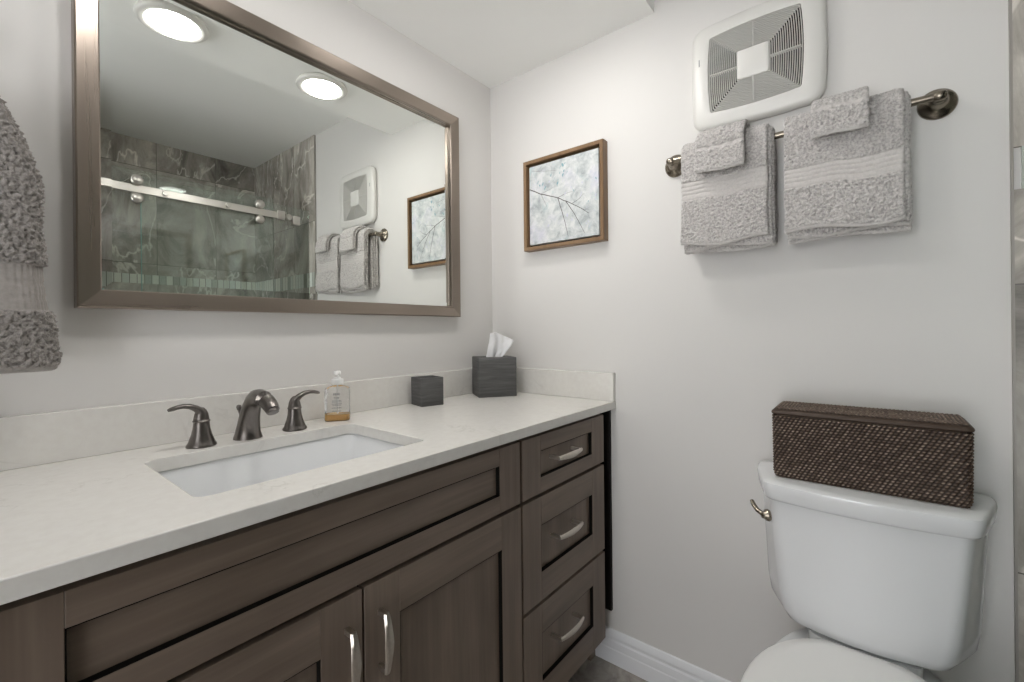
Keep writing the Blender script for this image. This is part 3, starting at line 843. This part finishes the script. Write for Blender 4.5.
def washcloth(y0, y1, zf, seed, label, band):
    t = thing('washcloth', label, 'washcloth', (BX, (y0 + y1) / 2, zf), 'washcloths over the bath towels')
    drape(y0, y1 + .002, zf + .008, 1.60, BX - .008, 0.0480, BZ + 0.0395, 0.0085, seed, [], hem=0.005, flare=0.008, wave=0.003, hw=0.004).build('outer_fold', M_TERRY, t, angle=180, attr='pile')
    drape(y0 - .001, y1 - .003, zf, 1.61, BX - .012, 0.0555, BZ + 0.0490, 0.0095, seed + 2, [band], hem=0.006, flare=0.010, wave=0.003, hw=0.002).build('top_fold', M_TERRY, t, angle=180, attr='pile')
washcloth(-0.864, -0.985, 1.541, 11.3, 'small grey washcloth draped over the left bath towel', (1.602, 1.611))
washcloth(-1.132, -1.239, 1.566, 15.9, 'small grey washcloth draped over the right bath towel', (1.628, 1.637))

# hand towel hanging in a ring left of the mirror
HX = -1.428; RZ = 1.580
rg = thing('towel_ring', 'dark bronze towel ring on the wall at the left edge holding the hand towel', 'towel ring', (HX, -0.001, RZ + 0.06))
MB().tube([(HX + 0.055 * sin(2 * pi * k / 40), -0.062, RZ + 0.055 * cos(2 * pi * k / 40)) for k in range(41)], 0.0045, 12, up=(0, 1, 0)).build('ring', M_BRONZE, rg)
MB().lathe([(0, 0), (.026, 0), (.027, -.003), (.024, -.008), (.014, -.016), (.011, -.03), (.011, -.055), (.013, -.060), (.011, -.066), (0, -.068)], (HX, -0.001, RZ + 0.058), 'y', 32).build('post', M_BRONZE, rg, angle=50)
ht = MB(); vs, at, fs = [], [], []
zt_, zb_ = 1.545, 1.051
nz = int((zt_ - zb_) / 0.0021); na = 300
prof_w = [(1.051, .129), (1.07, .131), (1.10, .127), (1.16, .1215), (1.24, .1165), (1.30, .116), (1.377, .114), (1.42, .103), (1.46, .090), (1.51, .069), (1.535, .052), (1.545, .038)]
prof_d = [(1.051, .036), (1.10, .036), (1.24, .037), (1.377, .040), (1.46, .038), (1.53, .026), (1.545, .016)]
def ip(pr, z):
    for (a, b), (c, d_) in zip(pr, pr[1:]):
        if z <= c: return b + (d_ - b) * max(0, (z - a)) / (c - a)
    return pr[-1][1]
for k in range(nz + 1):
    z = zb_ + (zt_ - zb_) * k / nz
    w, dpt = ip(prof_w, z), ip(prof_d, z)
    br = sqrt(max(0, 1 - (1 - min(1, (z - zb_) / 0.006)) ** 2)) * 0.006 - 0.006
    band = 1.157 < z < 1.237
    for j in range(na):
        a = 2 * pi * j / na; ca, sa = cos(a), sin(a)
        ex = 0.55
        x = HX + (w + br) * (abs(ca) ** ex) * (1 if ca > 0 else -1)
        crease = 0.012 * sin(a * 3 + 0.6) * max(0.0, -sa) * min(1, (z - 1.05) / .25)
        y = -0.088 + (dpt + br) * (abs(sa) ** 0.8) * (1 if sa > 0 else -1) + crease
        # a second layer peeping out on the right
        if ca > 0.55 and sa > -0.35: x -= 0.010 * min(1, max(0, (z - 1.24) / .1)) * (1 - abs(z - 1.36) / .2 if abs(z - 1.36) < .2 else 0)
        nx, ny_ = ca * 0.7, sa
        ln = sqrt(nx * nx + ny_ * ny_) or 1; nx /= ln; ny_ /= ln
        pile = 1.0; disp = 0.0
        if band:
            pile = 0.0; q = (z - 1.157) / .08
            disp = -0.006 - (0.0012 if (abs(q - .3) < .05 or abs(q - .6) < .05) else 0) + (0.0006 * sin(j * 1.1))
        elif z < zb_ + 0.010: pile = 0.15; disp = -0.0015
        disp += pile * (0.0052 * fbm((x, y, z), 185, (3, 1, 0)) + 0.0036 * fbm((x, y, z), 320, (8, 1, 0))) + 0.004 * fbm((x, y, z), 12, (1, 5, 0))
        vs.append((x + nx * disp, y + ny_ * disp, z + pile * 0.0016 * fbm((x, y, z), 200, (2, 2, 9)))); at.append(pile)
for k in range(nz):
    for j in range(na):
        a, b = k * na + j, k * na + (j + 1) % na
        fs.append((a, b, b + na, a + na))
fs.append(tuple(range(na))[::-1]); fs.append(tuple(range(nz * na, (nz + 1) * na)))
ht.add(vs, fs, 0, at)
hto = ht.build('hand_towel', M_TERRY_SHADED, None, angle=180, attr='pile')
tag(hto, 'thick grey hand towel hanging at the left edge beside the mirror', 'towel')

# ------------------------------------------------------------------ toilet
TY = -1.222
to = thing('toilet', 'white two-piece toilet against the wall right of the vanity', 'toilet', (-0.25, TY, FL))
def plan(hw_b, hw_f, xb, xf_, bow, z, rb=0.03, rf=0.05, n=10):
    """tank plan: back edge at xb (half width hw_b), tapering to the front edge at xf_ (half width hw_f), front bowed"""
    pts = []
    ctrl = [(xb, hw_b), (xb - 0.055, hw_b + 0.004), (xf_ + 0.012, hw_f + 0.012), (xf_, hw_f)]
    # rounded polyline on the +y side
    side = []
    def rnd(p0, p1, p2, r, m=8):
        a = (Vector(p0) - Vector(p1)); b = (Vector(p2) - Vector(p1)); r1 = min(r, a.length * .48, b.length * .48)
        A1 = Vector(p1) + a.normalized() * r1; B1 = Vector(p1) + b.normalized() * r1
        return [tuple((1 - t) ** 2 * A1 + 2 * t * (1 - t) * Vector(p1) + t * t * B1) for t in [i / m for i in range(m + 1)]]
    back = (xb, 0.0); c1 = (xb, hw_b); c2 = (xb - 0.060, hw_b + 0.002); c3 = (xf_, hw_f); front = (xf_ - bow, 0.0)
    side += rnd(back, c1, c2, rb, 5)
    side += rnd(c1, c2, c3, rf, 7)
    side += rnd(c2, c3, front, rf * .5, 9)
    fr_ = []
    y3 = side[-1][1]; x3 = side[-1][0]
    for i in range(1, 8):
        t = i / 8; y = y3 * (1 - t); fr_.append((x3 - bow * 0.9 * (1 - (y / y3) ** 2), y))
    right = side + fr_
    left = [(x, -y) for x, y in reversed(right)]
    mid = [(x3 - bow * 0.9, 0.0)]
    return [(x, TY + y, z) for x, y in right + mid + left]
tk = MB()
tk.loft([plan(.125, .098, -.045, -.155, .010, .412), plan(.150, .116, -.035, -.176, .014, .415), plan(.176, .130, -.028, -.184, .015, .423), plan(.190, .141, -.024, -.188, .016, .442), plan(.196, .149, -.022, -.190, .016, .48),
         plan(.200, .158, -.021, -.194, .016, .57), plan(.206, .168, -.020, -.196, .016, .69), plan(.206, .168, -.020, -.196, .016, .715)])
tk.build('tank', M_PORC, to, angle=60)
ld = MB()
ld.loft([plan(.205, .166, -.020, -.194, .016, .706), plan(.213, .176, -.014, -.206, .016, .7075), plan(.217, .180, -.012, -.210, .017, .714), plan(.221, .183, -.010, -.213, .017, .740), plan(.220, .182, -.010, -.2125, .017, .7470), plan(.215, .178, -.014, -.207, .017, .7505),
         plan(.195, .160, -.030, -.190, .017, .7512)])
ld.build('tank_lid', M_PORC, to, angle=50)
lv = MB()
lv.lathe([(0, .0), (.013, 0), (.0145, -.003), (.0135, -.008), (.009, -.012), (.007, -.018), (0, -.019)], (0, 0, 0), 'x', 24)
lv.tube([(-.014, .004, .001), (-.020, .016, .006), (-.022, .030, .013), (-.021, .042, .021)], [(.006, .0055), (.0062, .005), (.0058, .0045), (.0045, .0035)], 14)
a_ = radians(-52)   # mounted on the slanted left side of the tank
lv.v = [(-0.166 + x * cos(a_) - y * sin(a_), TY + 0.178 + x * sin(a_) + y * cos(a_), 0.655 + z) for x, y, z in lv.v]
lv.build('flush_lever', M_BRONZE, to, angle=50)
# seat cover, seat, bowl
def egg(xc, a_f, a_b, hw, z, n=56, back_cut=None, p=2.2):
    pts = []
    for k in range(n):
        t = 2 * pi * k / n; c, s_ = cos(t), sin(t)
        x = xc - (a_f if c > 0 else a_b) * (abs(c) ** (2 / p)) * (1 if c > 0 else -1)
        y = hw * (abs(s_) ** (2 / p)) * (1 if s_ > 0 else -1)
        if back_cut is not None: x = min(x, back_cut)
        pts.append((x, TY + y, z))
    return pts
sc_ = MB()
sc_.loft([egg(-.45, .285, .255, .180, .402, back_cut=-.208), egg(-.45, .292, .26, .187, .405, back_cut=-.202), egg(-.45, .292, .26, .187, .414, back_cut=-.202), egg(-.45, .286, .256, .181, .4195, back_cut=-.206), egg(-.45, .26, .235, .155, .4215, back_cut=-.220), egg(-.45, .1, .1, .06, .4225)])
sc_.build('seat_cover', M_SEAT, to, angle=50)
se = MB()
se.loft([egg(-.45, .280, .225, .178, .382, back_cut=-.215), egg(-.45, .288, .23, .185, .386, back_cut=-.210), egg(-.45, .288, .23, .185, .396, back_cut=-.210), egg(-.45, .28, .225, .178, .400, back_cut=-.216),
         egg(-.46, .20, .15, .11, .400), egg(-.46, .195, .145, .105, .396), egg(-.46, .195, .145, .105, .384), egg(-.46, .20, .15, .11, .382)], False, False)
se.build('seat', M_SEAT, to, angle=50)
for s_ in (-1, 1):
    MB().lathe([(0, -.018), (.010, -.018), (.0115, -.016), (.0115, .016), (.010, .018), (0, .018)], (-.212, TY + s_ * .075, .392), 'y', 20).build('hinge', M_SEAT, to, angle=50)
bo = MB()
def bl_(xc, af, ab, hw, z, p=2.3): return egg(xc, af, ab, hw, z, p=p)
bo.loft([bl_(-.37, .20, .30, .115, FL, 3), bl_(-.37, .195, .295, .112, FL + .02, 3), bl_(-.37, .19, .285, .100, FL + .06, 2.8), bl_(-.39, .19, .29, .100, .12, 2.6), bl_(-.42, .225, .32, .125, .22, 2.5), bl_(-.44, .265, .36, .165, .31, 2.4),
         bl_(-.45, .285, .40, .183, .365, 2.3), bl_(-.45, .285, .40, .183, .378, 2.3), bl_(-.45, .275, .39, .174, .381, 2.3), bl_(-.46, .215, .16, .125, .381, 2.2), bl_(-.46, .20, .15, .115, .36, 2.2), bl_(-.44, .12, .10, .07, .25, 2.0)])
bo.build('bowl', M_PORC, to, angle=60)
MB().loft([[(x, TY + y, z) for x, y in rrect(-.115, 0, .075, .100, .03, 5)] for z in (.345, .4115)]).build('tank_deck', M_PORC, to, angle=50)

# ------------------------------------------------------------------ woven basket on the tank
KX0, KX1, KY0, KY1, KZ0, KZ1 = -.020, -.168, -1.0495, -1.400, .7518, .920
bk = thing('wicker_basket', 'dark brown woven rattan basket with lid on the toilet tank', 'basket', ((KX0 + KX1) / 2, (KY0 + KY1) / 2, KZ0))
def weave(u, z, pu=0.0088, pz=0.0064):
    """height of the wicker at arc length u, height z: beads in rows, each row shifted by half a bead (diagonal twill)"""
    r = z / pz; row = math.floor(r); fz = r - row - .5
    q = u / pu - row * 0.42; col = math.floor(q); fu = q - col - .5
    a = fu - fz * 0.45
    hh = max(0.0, 1 - (abs(a) / .42) ** 2.0) * max(0.0, 1 - (abs(fz) / .48) ** 2.0)
    return hh, row * 131 + col
def band_surface(mb, zlo, zhi, pts, du=0.0016, dz=0.0014, amp=0.0038, inset=None):
    per = [0.0]
    for i in range(len(pts)):
        a, b = Vector(pts[i]), Vector(pts[(i + 1) % len(pts)]); per.append(per[-1] + (b - a).length)
    tot = per[-1]; nu_ = int(tot / du); nz_ = max(2, int((zhi - zlo) / dz)); vs, at, fs = [], [], []
    samp = []
    j = 0
    for k in range(nu_):
        s_ = tot * k / nu_
        while per[j + 1] < s_: j += 1
        a, b = Vector(pts[j]), Vector(pts[(j + 1) % len(pts)]); t = (s_ - per[j]) / max(1e-9, per[j + 1] - per[j])
        samp.append((a.lerp(b, t), s_))
    nrm = []
    for k in range(nu_):
        w = 3
        d_ = samp[(k + w) % nu_][0] - samp[(k - w) % nu_][0]; nrm.append(Vector((d_.y, -d_.x)).normalized())
    for i in range(nz_ + 1):
        z = zlo + (zhi - zlo) * i / nz_
        for k in range(nu_):
            h, idn = weave(samp[k][1], z)
            rnd_ = noise.cell(Vector((idn * 1.37, 0.5, 0.5)))
            e = amp * h
            tz = (inset(z) if inset else 0.0)
            q = samp[k][0] + nrm[k] * (e - tz)
            vs.append((q.x, q.y, z)); at.append(min(1.0, h * (0.75 + 0.25 * rnd_)))
    for i in range(nz_):
        for k in range(nu_):
            a, b = i * nu_ + k, i * nu_ + (k + 1) % nu_
            fs.append((a, b, b + nu_, a + nu_))
    mb.add(vs, fs, 0, at)
    return nu_
kc = ((KX0 + KX1) / 2, (KY0 + KY1) / 2); khx, khy = abs(KX1 - KX0) / 2, abs(KY1 - KY0) / 2
kp = rrect(kc[0], kc[1], khx - .003, khy - .003, .014, 6)
kb = MB()
zl = KZ1 - .0175
nu_ = band_surface(kb, KZ0 + .001, zl, kp, inset=lambda z: .004 * max(0, 1 - (z - KZ0) / .012) + 0.002 * (1 - (z - KZ0) / .15))
inner = rrect(kc[0], kc[1], khx - .010, khy - .010, .010, 6)
kb.loft([[(x, y, KZ0) for x, y in inner], [(x, y, zl) for x, y in inner]], True, True)
kb.build('body', M_WICKER, bk, angle=180, attr='bead_shade')
kl = MB()
kp2 = rrect(kc[0], kc[1], khx, khy, .015, 6)
rim = [(a, z) for a, z in ((.004, zl + .001), (.000, zl + .003), (-.001, zl + .006), (.000, zl + .0095), (.003, zl + .0125), (.008, zl + .0140))]
lo_, at_ = [], []
for ins, z in rim:
    l_ = [(x, y, z) for x, y in rrect(kc[0], kc[1], khx - ins, khy - ins, .015, 6)]
    lo_.append(l_); at_ += [.28] * len(l_)
kl.loft(lo_, True, True, at=at_)
# woven lid top: grid with radial bands following the outline
nx_, ny_ = 90, 210; vs, at, fs = [], [], []
for i in range(nx_ + 1):
    for j in range(ny_ + 1):
        x = kc[0] + (i / nx_ * 2 - 1) * (khx - .006); y = kc[1] + (j / ny_ * 2 - 1) * (khy - .006)
        dx_, dy_ = khx - abs(x - kc[0]), khy - abs(y - kc[1])
        dm = min(dx_, dy_)
        h, idn = weave((y if dx_ < dy_ else x), dm, 0.0075, 0.0068)
        edge = min(1, dm / .012)
        vs.append((x, y, zl + .0125 + .0026 * h + 0.003 * edge)); at.append(min(1.0, h * (.75 + .25 * noise.cell(Vector((idn * 1.37, .5, .5))))))
for i in range(nx_):
    for j in range(ny_):
        a = i * (ny_ + 1) + j
        fs.append((a, a + 1, a + ny_ + 2, a + ny_ + 1))
kl.add(vs, fs, 0, at)
kl.build('lid', M_WICKER, bk, angle=180, attr='bead_shade')

# ------------------------------------------------------------------ ceiling lights on the soffit
def lamp(x, y, label):
    t = thing('ceiling_light', label, 'ceiling light', (x, y, ZS), 'round lights on the low ceiling')
    MB().lathe([(0, -.0005), (.088, -.0005), (.094, -.004), (.098, -.012), (.096, -.018), (.088, -.0225), (.078, -.0235), (.073, -.0205), (.072, -.014), (0, -.014)], (x, y, ZS), seg=56).build('housing', M_WHITE, t, angle=60)
    MB().lathe([(0, -.038), (.025, -.037), (.045, -.0335), (.060, -.028), (.069, -.0215), (.0715, -.018), (.0715, -.015), (0, -.015)], (x, y, ZS), seg=56).build('diffuser', M_LED, t, angle=60)
lamp(-0.970, -0.530, 'round white ceiling light over the sink, the one farther from the toilet')
lamp(-0.468, -0.528, 'round white ceiling light nearer the picture wall')

# ------------------------------------------------------------------ shower door seen in the mirror
rail = thing('shower_rail', 'brushed steel rail across the top of the glass shower door', 'rail', (-0.8, -1.515, 1.81))
MB().box((-0.190, -1.509, 1.792), (-1.62, -1.519, 1.830)).build('bar', M_STEEL, rail, smooth=False, bevel=0.002)
MB().box((-0.182, -1.497, 1.782), (-0.226, -1.509, 1.838)).build('end_stop', M_STEEL, rail, smooth=False, bevel=0.002)
MB().box((-0.080, -1.520, 1.775), (-0.126, -1.5528, 1.828)).build('glass_clamp', M_STEEL, rail, smooth=False, bevel=0.002)
for x in (-0.153,):
    MB().lathe([(0, 0), (.017, 0), (.018, .003), (.018, .014), (.015, .017), (0, .017)], (x, -1.525, 1.812), 'y', 28).build('stop_knob', M_STEEL, rail)
for x in (-0.760, -0.481):
    MB().lathe([(0, .011), (.011, .011), (.013, .009), (.013, 0), (0, 0)], (x, -1.509, 1.812), 'y', 24).build('bolt_cap', M_STEEL, rail)
fxp = thing('fixed_shower_panel', 'fixed glass shower panel by the tiled wall, behind the sliding glass door', 'glass panel', (-0.43, -1.557, 0.09))
MB().box((-0.0105, -1.553, 0.0905), (-0.845, -1.561, 1.885)).build('pane', M_GLASS, fxp, smooth=False)
MB().box((-0.8452, -1.5532, 0.0905), (-0.8480, -1.5608, 1.885)).build('polished_edge', M_GEDGE, fxp, smooth=False)
slp = thing('sliding_shower_door', 'sliding glass shower door hanging on steel rollers', 'shower door', (-0.62, -1.535, 0.10))
MB().box((-0.235, -1.531, 0.10), (-0.990, -1.539, 1.905)).build('pane', M_GLASS, slp, smooth=False)
MB().box((-0.9902, -1.5312, 0.10), (-0.9935, -1.5388, 1.905)).build('polished_edge', M_GEDGE, slp, smooth=False)
for x in (-0.872, -0.323):
    for z in (1.851, 1.764):
        MB().lathe([(0, .012), (.020, .012), (.024, .009), (.026, .002), (.026, -.001), (.012, -.003), (.012, -.031), (.0, -.031)], (x, -1.500, z), 'y', 32).build('roller', M_STEEL, slp, angle=50)
